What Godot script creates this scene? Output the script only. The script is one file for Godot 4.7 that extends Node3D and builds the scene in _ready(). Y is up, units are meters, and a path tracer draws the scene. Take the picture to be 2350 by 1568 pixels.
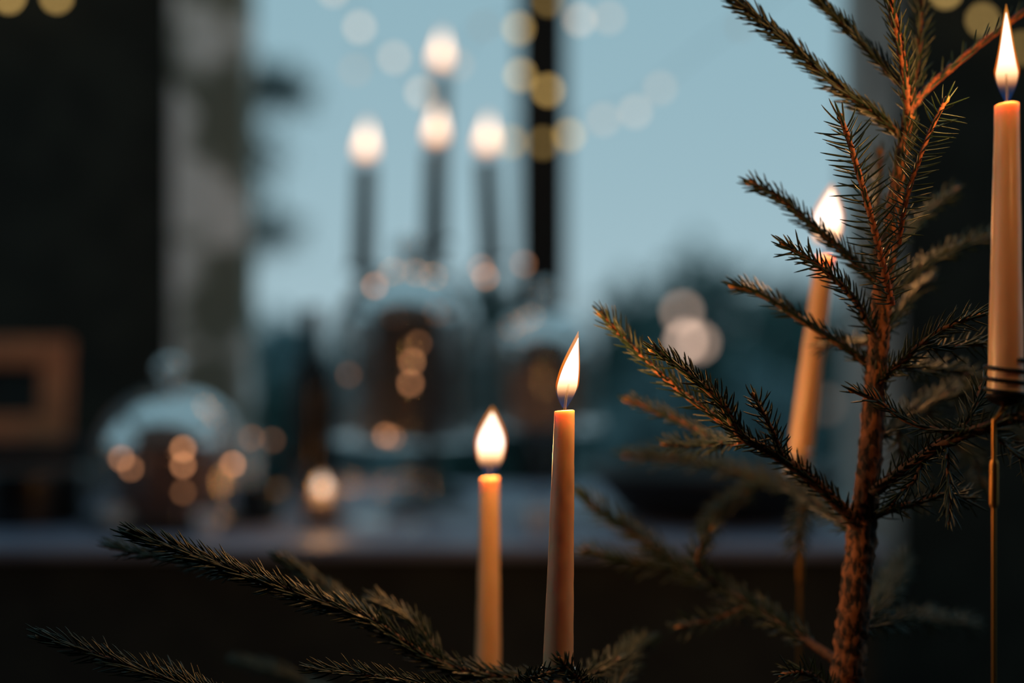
extends Node3D

# ---------------------------------------------------------------- shared state
const EYE := Vector3(0, 0.943, 0)
const FPX := 3266.7          # focal length in pixels of the 2350 x 1568 frame
const TABLE_Y := 0.75
var rng := RandomNumberGenerator.new()
var used := {}
var mats := {}
var needle_meshes := []

# a point of the place: seen at that pixel of the photograph, at that depth in front of the lens
func at(x: float, y: float, d: float) -> Vector3:
	return EYE + Vector3((x - 1175.0) / FPX * d, -(y - 784.0) / FPX * d, -d)

# ---------------------------------------------------------------- naming and tree of objects
func numbered(called: String) -> String:
	if not used.has(called):
		used[called] = 0
		return called
	used[called] += 1
	return "%s_%03d" % [called, used[called]]

func thing(called: String, label: String, category: String, pos := Vector3.ZERO, group := "") -> Node3D:
	var o := Node3D.new()
	o.name = numbered(called)
	add_child(o)
	o.position = pos
	tag(o, label, category, group)
	return o

func tag(o: Node, label: String, category: String, group := "") -> void:
	o.set_meta("label", label)
	o.set_meta("category", category)
	if group != "":
		o.set_meta("group", group)

func obj(called: String, mesh: Mesh, m: Material, parent: Node = self, offset := Vector3.ZERO) -> MeshInstance3D:
	var o := MeshInstance3D.new()
	o.name = numbered(called) if parent == self else called
	o.mesh = mesh
	o.material_override = m
	o.cast_shadow = GeometryInstance3D.SHADOW_CASTING_SETTING_ON
	parent.add_child(o, true)
	o.position = offset
	return o

func struct(called: String, mesh: Mesh, m: Material, label := "", category := "") -> MeshInstance3D:
	var o := obj(called, mesh, m)
	o.set_meta("kind", "structure")
	if label != "":
		tag(o, label, category)
	return o

# ---------------------------------------------------------------- materials
func mat(c: Color, rough := 0.8, metal := 0.0) -> StandardMaterial3D:
	var m := StandardMaterial3D.new()
	m.albedo_color = c
	m.roughness = rough
	m.metallic = metal
	return m

func noise_texture(a: Color, b: Color, freq: float, sd: int, lo := 0.25, hi := 0.75, size := 256) -> ImageTexture:
	var n := FastNoiseLite.new()
	n.seed = sd
	n.frequency = freq
	n.fractal_octaves = 4
	var im := n.get_seamless_image(size, size)
	im.convert(Image.FORMAT_RGB8)
	for y in size:
		for x in size:
			var v := smoothstep(lo, hi, im.get_pixel(x, y).r)
			im.set_pixel(x, y, a.lerp(b, v))
	return ImageTexture.create_from_image(im)

func noisy(a: Color, b: Color, freq: float, scale: float, sd: int, rough := 0.8, relief := 0.0, lo := 0.25, hi := 0.75) -> StandardMaterial3D:
	var m := mat(Color.WHITE, rough)
	m.albedo_texture = noise_texture(a, b, freq, sd, lo, hi)
	m.uv1_triplanar = true
	m.uv1_world_triplanar = true
	m.uv1_scale = Vector3.ONE * scale
	if relief > 0.0:
		m.heightmap_enabled = true
		m.heightmap_texture = m.albedo_texture
		m.heightmap_scale = relief
	return m

func glass(mirror := 0.0, tint := Color(1, 1, 1)) -> StandardMaterial3D:
	var m := mat(Color(tint.r, tint.g, tint.b, 0.0), 0.03, mirror)
	m.transparency = BaseMaterial3D.TRANSPARENCY_ALPHA
	m.cull_mode = BaseMaterial3D.CULL_DISABLED
	return m

func glow(c: Color, energy: float) -> StandardMaterial3D:
	var m := mat(Color.BLACK, 1.0)
	m.emission_enabled = true
	m.emission = c
	m.emission_energy_multiplier = energy
	return m

# ---------------------------------------------------------------- shapes
func st_new() -> SurfaceTool:
	var st := SurfaceTool.new()
	st.begin(Mesh.PRIMITIVE_TRIANGLES)
	return st

func tri(st: SurfaceTool, a: Vector3, b: Vector3, c: Vector3) -> void:
	st.add_vertex(a); st.add_vertex(b); st.add_vertex(c)

func quad(st: SurfaceTool, a: Vector3, b: Vector3, c: Vector3, d: Vector3) -> void:
	tri(st, a, b, c); tri(st, a, c, d)

# rings of points -> smooth skin; caps are flat fans
func skin(rings: Array, closed_ends := true, uv := false, alpha: Array = []) -> ArrayMesh:
	var verts := PackedVector3Array()
	var uvs := PackedVector2Array()
	var cols := PackedColorArray()
	var idx := PackedInt32Array()
	var n: int = rings[0].size()
	for r in rings.size():
		for k in n + 1:
			verts.append(rings[r][k % n])
			uvs.append(Vector2(float(k) / n, float(r) / (rings.size() - 1)))
			cols.append(Color(1, 1, 1, alpha[r] if alpha.size() else 1.0))
	for r in rings.size() - 1:
		for k in n:
			var a := r * (n + 1) + k
			var b := a + n + 1
			idx.append_array([a, a + 1, b, a + 1, b + 1, b])
	if closed_ends:
		for e in [0, rings.size() - 1]:
			var c := Vector3.ZERO
			for p in rings[e]:
				c += p
			c /= n
			var first := verts.size()
			verts.append(c); uvs.append(Vector2(0.5, float(e) / (rings.size() - 1))); cols.append(Color(1, 1, 1, alpha[e] if alpha.size() else 1.0))
			for k in n:
				verts.append(rings[e][k]); uvs.append(Vector2(0.5, float(e) / (rings.size() - 1))); cols.append(Color(1, 1, 1, alpha[e] if alpha.size() else 1.0))
			for k in n:
				if e == 0:
					idx.append_array([first, first + 1 + (k + 1) % n, first + 1 + k])
				else:
					idx.append_array([first, first + 1 + k, first + 1 + (k + 1) % n])
	# normals
	var nor := PackedVector3Array()
	nor.resize(verts.size())
	for t in range(0, idx.size(), 3):
		var p := verts[idx[t]]
		var f := (verts[idx[t + 2]] - p).cross(verts[idx[t + 1]] - p)
		for q in 3:
			nor[idx[t + q]] += f
	for r in rings.size():      # join the seam
		var s := nor[r * (n + 1)] + nor[r * (n + 1) + n]
		nor[r * (n + 1)] = s
		nor[r * (n + 1) + n] = s
	for q in nor.size():
		nor[q] = nor[q].normalized() if nor[q].length() > 1e-20 else Vector3.UP
	var arr := []
	arr.resize(Mesh.ARRAY_MAX)
	arr[Mesh.ARRAY_VERTEX] = verts
	arr[Mesh.ARRAY_NORMAL] = nor
	arr[Mesh.ARRAY_TEX_UV] = uvs
	if alpha.size():
		arr[Mesh.ARRAY_COLOR] = cols
	arr[Mesh.ARRAY_INDEX] = idx
	var m := ArrayMesh.new()
	m.add_surface_from_arrays(Mesh.PRIMITIVE_TRIANGLES, arr)
	return m

# profile: [radius, height] pairs from bottom to top
func lathe(profile: Array, n := 48, closed := true, lobes := 0, lobe_depth := 0.0) -> ArrayMesh:
	var rings := []
	for p in profile:
		var ring := PackedVector3Array()
		for k in n:
			var a := TAU * k / n
			var r: float = p[0]
			if lobes > 0:
				r *= 1.0 - lobe_depth * (0.5 + 0.5 * cos(a * lobes))
			ring.append(Vector3(cos(a) * r, p[1], sin(a) * r))
		rings.append(ring)
	return skin(rings, closed)

func frames(pts: Array) -> Array:
	var out := []
	var side := Vector3.ZERO
	for i in pts.size():
		var t: Vector3 = (pts[mini(i + 1, pts.size() - 1)] - pts[maxi(i - 1, 0)]).normalized()
		if side == Vector3.ZERO:
			side = t.cross(Vector3.UP if absf(t.y) < 0.9 else Vector3.RIGHT).normalized()
		side = (side - t * side.dot(t)).normalized()
		out.append([t, side, t.cross(side).normalized()])
	return out

func tube(pts: Array, radii: Array, n := 8, rough := 0.0, sd := 0) -> ArrayMesh:
	var nz := FastNoiseLite.new()
	nz.seed = sd
	nz.frequency = 1.0
	var fr := frames(pts)
	var rings := []
	for i in pts.size():
		var ring := PackedVector3Array()
		for k in n:
			var a := TAU * k / n
			var dir: Vector3 = fr[i][1] * cos(a) + fr[i][2] * sin(a)
			var r: float = radii[i]
			if rough > 0.0:
				r *= 1.0 + rough * nz.get_noise_3d(cos(a) * 2.2, i * 0.55, sin(a) * 2.2)
			ring.append(pts[i] + dir * r)
		rings.append(ring)
	return skin(rings)

func smooth_path(raw: Array, step: float) -> Array:
	var c := Curve3D.new()
	c.bake_interval = step
	for i in raw.size():
		var p: Vector3 = raw[i]
		var t: Vector3 = (raw[mini(i + 1, raw.size() - 1)] - raw[maxi(i - 1, 0)]) / 6.0
		c.add_point(p, -t, t)
	var n := maxi(3, int(c.get_baked_length() / step))
	var out := []
	for i in n + 1:
		out.append(c.sample_baked(c.get_baked_length() * i / n, true))
	return out

func rounded_box(size: Vector3, r: float) -> ArrayMesh:
	var rings := []
	var h := size / 2.0
	var levels := [[r, -h.y], [r * 0.3, -h.y + r * 0.3], [0.0, -h.y + r], [0.0, h.y - r], [r * 0.3, h.y - r * 0.3], [r, h.y]]
	for l in levels:
		var inset: float = l[0]
		var ring := PackedVector3Array()
		for q in 4:
			var sx := [1, -1, -1, 1][q] as int
			var sz := [1, 1, -1, -1][q] as int
			for k in 4:
				var a := PI / 2 * q + PI / 2 * k / 3.0
				ring.append(Vector3(sx * (h.x - r) + cos(a) * (r - inset * 0.9), l[1], sz * (h.z - r) + sin(a) * (r - inset * 0.9)))
		rings.append(ring)
	return skin(rings)

func box(a: Vector3, b: Vector3) -> ArrayMesh:
	var m := BoxMesh.new()
	m.size = (b - a).abs()
	var st := SurfaceTool.new()
	st.append_from(m, 0, Transform3D(Basis(), (a + b) / 2))
	return st.commit()

func boxes(list: Array) -> ArrayMesh:
	var st := SurfaceTool.new()
	for p in list:
		var m := BoxMesh.new()
		m.size = (p[1] - p[0]).abs()
		st.append_from(m, 0, Transform3D(Basis(), (p[0] + p[1]) / 2))
	return st.commit()

# ---------------------------------------------------------------- candles
func flame_mesh(h: float, w: float, bend: Vector3, grow: float, core: bool, plump := 0.2) -> ArrayMesh:
	# teardrop: widest at a third of its height, a long drawn-out tip
	var rings := []
	var al := []
	var n := 28
	for i in n + 1:
		var t := float(i) / n
		var r: float
		if t < 0.32:
			r = sin((0.12 + 0.88 * t / 0.32) * PI / 2)
		else:
			var u := (t - 0.32) / 0.68
			r = pow(1.0 - u, 0.9 - 0.7 * maxf(plump - 0.2, 0.0)) * (1.0 + plump * sin(u * PI))
		r = maxf(r, 0.02) * w * 0.5 * grow
		var c := Vector3(0, h * (t * (1.0 + (grow - 1.0) * 0.6)), 0) + bend * pow(t, 1.4)
		var ring := PackedVector3Array()
		for k in 20:
			var a := TAU * k / 20
			ring.append(c + Vector3(cos(a), 0, sin(a)) * r)
		rings.append(ring)
		if core:
			al.append(lerpf(0.03, 0.92, smoothstep(0.13, 0.48, t)))
		else:
			al.append(lerpf(0.05, 0.30, smoothstep(0.12, 0.4, t)) * (1.0 - 0.4 * smoothstep(0.85, 1.0, t)))
	return skin(rings, false, true, al)

func flame_material(energy: float, core: bool, tint := Color(1, 1, 1)) -> StandardMaterial3D:
	var m := mat(Color(0, 0, 0, 1), 1.0)
	m.transparency = BaseMaterial3D.TRANSPARENCY_ALPHA
	m.cull_mode = BaseMaterial3D.CULL_DISABLED
	m.vertex_color_use_as_albedo = true
	m.metallic_specular = 0.0
	m.emission_enabled = true
	var g := Gradient.new()
	if core:
		g.offsets = PackedFloat32Array([0.0, 0.08, 0.18, 0.34, 0.55, 1.0])
		g.colors = PackedColorArray([Color(0.10, 0.30, 0.60), Color(0.22, 0.30, 0.42), Color(0.80, 0.50, 0.28), Color(0.98, 0.80, 0.62), Color(1, 0.97, 0.93), Color(1, 0.95, 0.86)])
	else:
		g.offsets = PackedFloat32Array([0.0, 0.16, 0.28, 0.6, 1.0])
		g.colors = PackedColorArray([Color(0.06, 0.28, 0.60), Color(0.10, 0.26, 0.48), Color(0.95, 0.42, 0.10), Color(1.0, 0.55, 0.16), Color(1.0, 0.62, 0.25)])
	var t := GradientTexture2D.new()
	t.gradient = g
	t.fill_from = Vector2(0, 0)
	t.fill_to = Vector2(0, 1)
	t.width = 8
	t.height = 128
	m.emission_texture = t
	m.emission_operator = BaseMaterial3D.EMISSION_OP_MULTIPLY
	m.emission = tint
	m.emission_energy_multiplier = energy
	return m

# base on its support, top leaning to `top`; r0 at the foot, r1 at the rim
func candle(called: String, label: String, base: Vector3, top: Vector3, r0: float, r1: float, wax: Material, fh: float, fw: float, bend: Vector3, energy: float, lamp: float, group := "", wick_h := 0.012, wick_bend := Vector3.ZERO, cool := false, plump := 0.2) -> Node3D:
	var o := thing(called, label, "candle", base, group)
	var axis := top - base
	var rings := []
	var n := 64
	var nz := FastNoiseLite.new()
	nz.seed = hash(label) % 10000
	nz.frequency = 1.0
	var up := axis.normalized()
	var sx := up.cross(Vector3.FORWARD).normalized()
	var sz := sx.cross(up).normalized()
	var prof := []
	for i in n + 1:
		var t := float(i) / n
		prof.append([lerpf(r0, r1, pow(t, 0.9)), t])
	# soft melted rim, a shallow pool
	prof.append([r1 * 0.93, 1.0 + 0.05 * r1 / axis.length()])
	prof.append([r1 * 0.80, 1.0 + 0.08 * r1 / axis.length()])
	prof.append([r1 * 0.55, 1.0 - 0.02 * r1 / axis.length()])
	prof.append([r1 * 0.2, 1.0 - 0.04 * r1 / axis.length()])
	for i in prof.size():
		var ring := PackedVector3Array()
		for k in 40:
			var a := TAU * k / 40
			var d := sx * cos(a) + sz * sin(a)
			var r: float = prof[i][0]
			r *= 1.0 + 0.035 * nz.get_noise_3d(cos(a) * 0.9, prof[i][1] * 7.0, sin(a) * 0.9)
			# the rim is not quite level
			var lift := 0.0
			if prof[i][1] > 0.97:
				lift = 0.10 * r1 * cos(a + 2.4)
			ring.append(axis * prof[i][1] + d * r + up * lift)
		rings.append(ring)
	obj("wax_body", skin(rings), wax, o)
	var wp := smooth_path([axis - up * 0.001, axis + up * wick_h * 0.5 + wick_bend * 0.35, axis + up * wick_h + wick_bend], 0.0006)
	var wr := []
	for i in wp.size():
		wr.append(0.00075 - 0.0002 * i / wp.size())
	obj("wick", tube(wp, wr, 8, 0.2, 3), mats.wick, o)
	var fb := axis + up * wick_h * 0.12
	var key := "core%f%s" % [energy, cool]
	if not mats.has(key):
		mats[key] = flame_material(energy, true, Color(1, 0.95, 0.9) if cool else Color(1, 1, 1))
	obj("flame", flame_mesh(fh, fw, bend, 1.0, true, plump), mats[key], o, fb)
	obj("flame_mantle", flame_mesh(fh, fw, bend, 1.16, false, plump), mats.mantle, o, fb)
	if lamp > 0.0:
		var l := OmniLight3D.new()
		l.name = "flame_light"
		l.light_color = Color(1.0, 0.70, 0.40)
		l.light_energy = lamp
		l.light_size = fw * 0.5
		l.omni_range = 6.0
		l.omni_attenuation = 2.0
		l.shadow_enabled = true
		o.add_child(l, true)
		l.position = fb + Vector3(0, fh * 0.45, 0) + bend * 0.4
	return o

# ---------------------------------------------------------------- spruce
func make_needle(bow: float, wide: float) -> ArrayMesh:
	var prof := [[0.55, 0.0], [1.0, 0.10], [1.05, 0.45], [0.8, 0.80], [0.3, 0.97], [0.05, 1.0]]
	var rings := []
	for p in prof:
		var ring := PackedVector3Array()
		for k in 4:
			var a := TAU * k / 4
			ring.append(Vector3(cos(a) * wide * p[0], sin(a) * wide * 0.75 * p[0] - bow * p[1] * p[1], p[1]))
		rings.append(ring)
	return skin(rings)

# needles round a stem; returns their transforms
func needle_spots(pts: Array, o: Dictionary) -> Array:
	var fr := frames(pts)
	var spots := []
	var total := 0.0
	for i in pts.size() - 1:
		total += pts[i].distance_to(pts[i + 1])
	var per_m: float = o.get("density", 1500.0)
	var n := int(total * per_m * (1.0 - o.get("bare", 0.0)))
	var length: float = o.get("len", 0.0115)
	var angle: float = deg_to_rad(o.get("angle", 52.0))
	var upward: Vector3 = o.get("up", Vector3.UP)
	for j in n:
		var t: float = o.get("bare", 0.0) + (1.0 - o.get("bare", 0.0)) * (j + rng.randf() * 0.6) / n
		var s := t * (pts.size() - 1)
		var i := mini(int(s), pts.size() - 2)
		var p: Vector3 = pts[i].lerp(pts[i + 1], s - i)
		var turn := j * 2.39996 + rng.randf_range(-0.35, 0.35)
		var out: Vector3 = fr[i][1] * cos(turn) + fr[i][2] * sin(turn)
		# the needles below bend out to the sides and upward
		var down := -out.dot(upward)
		if down > 0.2 and rng.randf() < o.get("part", 0.5):
			out = (out + upward * down * 1.1).normalized()
		var a := angle + rng.randf_range(-0.16, 0.16)
		a = lerpf(a, deg_to_rad(16.0), smoothstep(0.93, 1.0, t))
		var dir: Vector3 = (fr[i][0] * cos(a) + out * sin(a)).normalized()
		dir = (dir + upward * o.get("lift", 0.08)).normalized()
		var l: float = length * rng.randf_range(0.78, 1.12)
		l *= lerpf(0.72, 1.0, smoothstep(0.0, 0.12, t)) * lerpf(1.0, 0.8, smoothstep(0.9, 1.0, t))
		var y: Vector3 = (-fr[i][0] + dir * fr[i][0].dot(dir)).normalized()
		var x := y.cross(dir).normalized()
		var w: float = o.get("fat", 1.0) * 0.0115
		spots.append(Transform3D(Basis(x * w, y * w, dir * l), p + out * o.get("r", 0.0012) * 0.6))
	return spots

# one branch of the tree: a stem with its needles, and side twigs
# raw: [x, y, depth] of the photograph from the trunk outward
func branch(tree: Node3D, raw: Array, r0: float, r1: float, o: Dictionary, sides: Array = []) -> void:
	var wood: Material = mats.twig_red if o.get("red", false) else mats.twig
	var list := [[raw, r0, r1, o]] + sides
	var first: MeshInstance3D = null
	var loose := SurfaceTool.new()
	var some := false
	for e in list:
		var pts := []
		for p in e[0]:
			pts.append(at(p[0], p[1], p[2]) - tree.position)
		pts = smooth_path(pts, 0.0022)
		var rad := []
		for i in pts.size():
			rad.append(lerpf(e[1], e[2], float(i) / (pts.size() - 1)))
		var so: Dictionary = e[3]
		var m := tube(pts, rad, 8, 0.28, rng.randi() % 999)
		var mi: MeshInstance3D
		if first == null:
			first = obj("branch", m, wood, tree)
			mi = first
		else:
			mi = obj("twig", m, mats.twig_red if so.get("red", false) else wood, first)
		so["r"] = (e[1] + e[2]) / 2
		var spots := needle_spots(pts, so)
		# small pegs on which the needles sit
		for k in spots.size():
			var T: Transform3D = spots[k]
			if so.get("single", false):
				obj("needle", needle_meshes[k % needle_meshes.size()], mats.needle_a if k % 3 else mats.needle_b, first).transform = T
			else:
				loose.append_from(needle_meshes[k % needle_meshes.size()], 0, T)
				some = true
		# bud at the tip
		var tip: Vector3 = pts[pts.size() - 1]
		var td: Vector3 = (tip - pts[pts.size() - 3]).normalized()
		var bud := tube([tip - td * 0.001, tip + td * 0.0006, tip + td * 0.002, tip + td * 0.0032], [e[2], e[2] * 1.5, e[2] * 1.1, 0.0002], 8)
		if first == mi:
			obj("bud", bud, mats.bud, first)
		else:
			obj("bud", bud, mats.bud, first)
	if some:
		var nm := obj("needles", loose.commit(), mats.needle_a, first)
		nm.set_meta("kind", "stuff")

# ---------------------------------------------------------------- the scene
func _ready() -> void:
	rng.seed = 20231
	# camera: a 50 mm lens wide open, focused on the twigs
	var cam := Camera3D.new()
	cam.name = "camera"
	var ca := CameraAttributesPhysical.new()
	ca.frustum_focal_length = 50.0
	ca.frustum_focus_distance = 0.70
	ca.exposure_aperture = 1.85
	ca.frustum_near = 0.05
	ca.frustum_far = 200.0
	cam.attributes = ca
	cam.position = EYE
	cam.fov = rad_to_deg(2.0 * atan(12.0 / 50.0))
	cam.current = true
	add_child(cam)
	# dusk sky
	var env := Environment.new()
	var sky := Sky.new()
	var sm := ProceduralSkyMaterial.new()
	sm.sky_top_color = Color(0.52, 0.68, 0.735)
	sm.sky_horizon_color = Color(0.655, 0.758, 0.793)
	sm.sky_curve = 0.14
	sm.sky_energy_multiplier = 1.0
	sm.ground_bottom_color = Color(0.10, 0.14, 0.15)
	sm.ground_horizon_color = Color(0.25, 0.34, 0.37)
	sky.sky_material = sm
	env.background_mode = Environment.BG_SKY
	env.sky = sky
	env.tonemap_mode = Environment.TONE_MAPPER_LINEAR
	env.tonemap_exposure = 1.0
	env.sdfgi_enabled = true
	env.ssao_enabled = true
	env.ssil_enabled = true
	var we := WorldEnvironment.new()
	we.name = "world_environment"
	we.environment = env
	add_child(we)

	build_materials()
	build_room()
	build_garden()
	build_table()
	build_tree()
	build_tree_candles()
	build_lights()

func build_materials() -> void:
	mats.wick = mat(Color(0.06, 0.05, 0.05), 0.9)
	mats.mantle = flame_material(1.5, false)
	mats.wax = mat(Color(0.93, 0.745, 0.56), 0.33)
	mats.wax.subsurf_scatter_enabled = true
	mats.wax.subsurf_scatter_strength = 0.24
	mats.dark_wax = mat(Color(0.04, 0.06, 0.08), 0.6)
	mats.twig = noisy(Color(0.20, 0.12, 0.07), Color(0.40, 0.24, 0.13), 0.03, 60.0, 4, 0.75)
	mats.twig_red = noisy(Color(0.36, 0.19, 0.09), Color(0.58, 0.31, 0.16), 0.03, 60.0, 5, 0.7)
	mats.bark = noisy(Color(0.08, 0.06, 0.045), Color(0.52, 0.32, 0.19), 0.03, 30.0, 6, 0.85, 0.06, 0.40, 0.58)
	mats.bark.uv1_scale = Vector3(34, 11, 34)
	mats.needle_a = mat(Color(0.095, 0.165, 0.085), 0.42)
	mats.needle_b = mat(Color(0.12, 0.195, 0.10), 0.42)
	mats.bud = mat(Color(0.55, 0.36, 0.16), 0.6)
	mats.steel = mat(Color(0.75, 0.74, 0.72), 0.3, 1.0)
	mats.iron = mat(Color(0.10, 0.09, 0.09), 0.45, 0.6)
	mats.brass = mat(Color(0.80, 0.56, 0.28), 0.38, 1.0)
	mats.glass = glass(0.0)
	mats.clear = glass(0.0)
	mats.dome = glass(0.04)
	mats.mirrored_crown = glass(0.8)  # mostly mirror, to strengthen the sky reflections on dome shoulders and knobs
	for k in 4:
		needle_meshes.append(make_needle([0.04, 0.10, 0.18, 0.0][k], [0.052, 0.046, 0.05, 0.048][k]))

func build_room() -> void:
	var dark := noisy(Color(0.135, 0.14, 0.115), Color(0.18, 0.185, 0.155), 0.02, 2.0, 21, 0.95)
	var boards := noisy(Color(0.13, 0.11, 0.09), Color(0.20, 0.17, 0.14), 0.02, 1.5, 22, 0.8)
	struct("floor", box(Vector3(-2.4, -0.12, -2.3), Vector3(2.4, 0, 2.0)), boards, "dark plank floor of the room under the table", "floor")
	struct("ceiling", boxes([[Vector3(-2.4, 2.45, -0.55), Vector3(2.4, 2.6, 2.0)], [Vector3(-2.4, 2.45, -2.3), Vector3(-2.0, 2.6, -0.55)], [Vector3(2.0, 2.45, -2.3), Vector3(2.4, 2.6, -0.55)], [Vector3(-2.0, 2.45, -2.3), Vector3(2.0, 2.6, -2.06)]]), dark, "dark ceiling over the room, open to the sky above the sideboard", "ceiling")
	struct("wall_back", box(Vector3(-2.4, 0, 1.9), Vector3(2.4, 2.45, 2.0)), dark, "dark wall behind the photographer", "wall")
	# side walls, each with an opening towards the evening sky
	struct("wall_left", boxes([[Vector3(-2.1, 0, -2.2), Vector3(-2.0, 0.6, 1.9)], [Vector3(-2.1, 2.3, -2.2), Vector3(-2.0, 2.45, 1.9)], [Vector3(-2.1, 0.6, -2.2), Vector3(-2.0, 2.3, -1.9)], [Vector3(-2.1, 0.6, 0.15), Vector3(-2.0, 2.3, 1.9)]]), dark, "dark side wall left of the table with an opening", "wall")
	struct("wall_right", boxes([[Vector3(2.0, 0, -2.2), Vector3(2.1, 0.6, 1.9)], [Vector3(2.0, 2.3, -2.2), Vector3(2.1, 2.45, 1.9)], [Vector3(2.0, 0.6, -2.2), Vector3(2.1, 2.3, -1.9)], [Vector3(2.0, 0.6, -0.2), Vector3(2.1, 2.3, 1.9)]]), dark, "dark side wall right of the spruce with an opening", "wall")
	# the wall behind the table: a wide opening between two deep jambs
	var xl := -0.474
	var xr := 0.539
	struct("wall_front", boxes([
		[Vector3(-2.1, 0, -2.08), Vector3(xl, 2.45, -2.0)],
		[Vector3(xr, 0, -2.08), Vector3(2.1, 2.45, -2.0)],
		[Vector3(xl, 0, -2.08), Vector3(xr, 0.62, -2.0)],
		[Vector3(xl, 2.36, -2.08), Vector3(xr, 2.45, -2.0)]]), dark, "black-brown wall on both sides of the tall opening behind the table", "wall")
	var patched := noisy(Color(0.46, 0.48, 0.43), Color(0.96, 0.96, 0.95), 0.012, 1.7, 33, 0.7, 0.0, 0.42, 0.62)
	var grey := noisy(Color(0.66, 0.65, 0.64), Color(0.80, 0.79, 0.77), 0.02, 3.0, 34, 0.8)
	var jl := obj("trim_1", box(Vector3(xl, 0.62, -2.06), Vector3(xl + 0.103, 2.36, -1.985)), patched)
	jl.set_meta("kind", "structure")
	tag(jl, "mottled grey-green post at the left edge of the opening, with pale patches", "post")
	var jr := obj("trim_2", box(Vector3(xr - 0.062, 0.62, -2.06), Vector3(xr, 2.36, -1.985)), grey)
	jr.set_meta("kind", "structure")
	tag(jr, "plain pale grey post at the right edge of the opening, behind the spruce", "post")
	var c := at(1245, 0, 2.08).x
	var po := obj("trim_3", box(Vector3(c - 0.035, 0.62, -2.12), Vector3(c + 0.035, 2.36, -2.06)), mat(Color(0.05, 0.05, 0.045), 0.9))
	po.set_meta("kind", "structure")
	tag(po, "slim black post standing in the middle of the bright opening", "post")

func leaf_mesh() -> ArrayMesh:
	var st := st_new()
	var a := Vector3(0, 0, 0); var b := Vector3(0.4, 0.1, 0.45); var c := Vector3(0, -0.12, 1.0); var d := Vector3(-0.4, 0.1, 0.45); var m := Vector3(0, 0, 0.5)
	tri(st, a, b, m); tri(st, b, c, m); tri(st, c, d, m); tri(st, d, a, m)
	st.generate_normals()
	return st.commit()

func foliage(parent: Node3D, called: String, m: Material, leaf: Mesh, spots: Array) -> void:
	var mm := MultiMesh.new()
	mm.transform_format = MultiMesh.TRANSFORM_3D
	mm.mesh = leaf
	mm.instance_count = spots.size()
	for i in spots.size():
		mm.set_instance_transform(i, spots[i])
	var o := MultiMeshInstance3D.new()
	o.name = called
	o.multimesh = mm
	o.material_override = m
	parent.add_child(o, true)
	o.set_meta("kind", "stuff")

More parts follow.
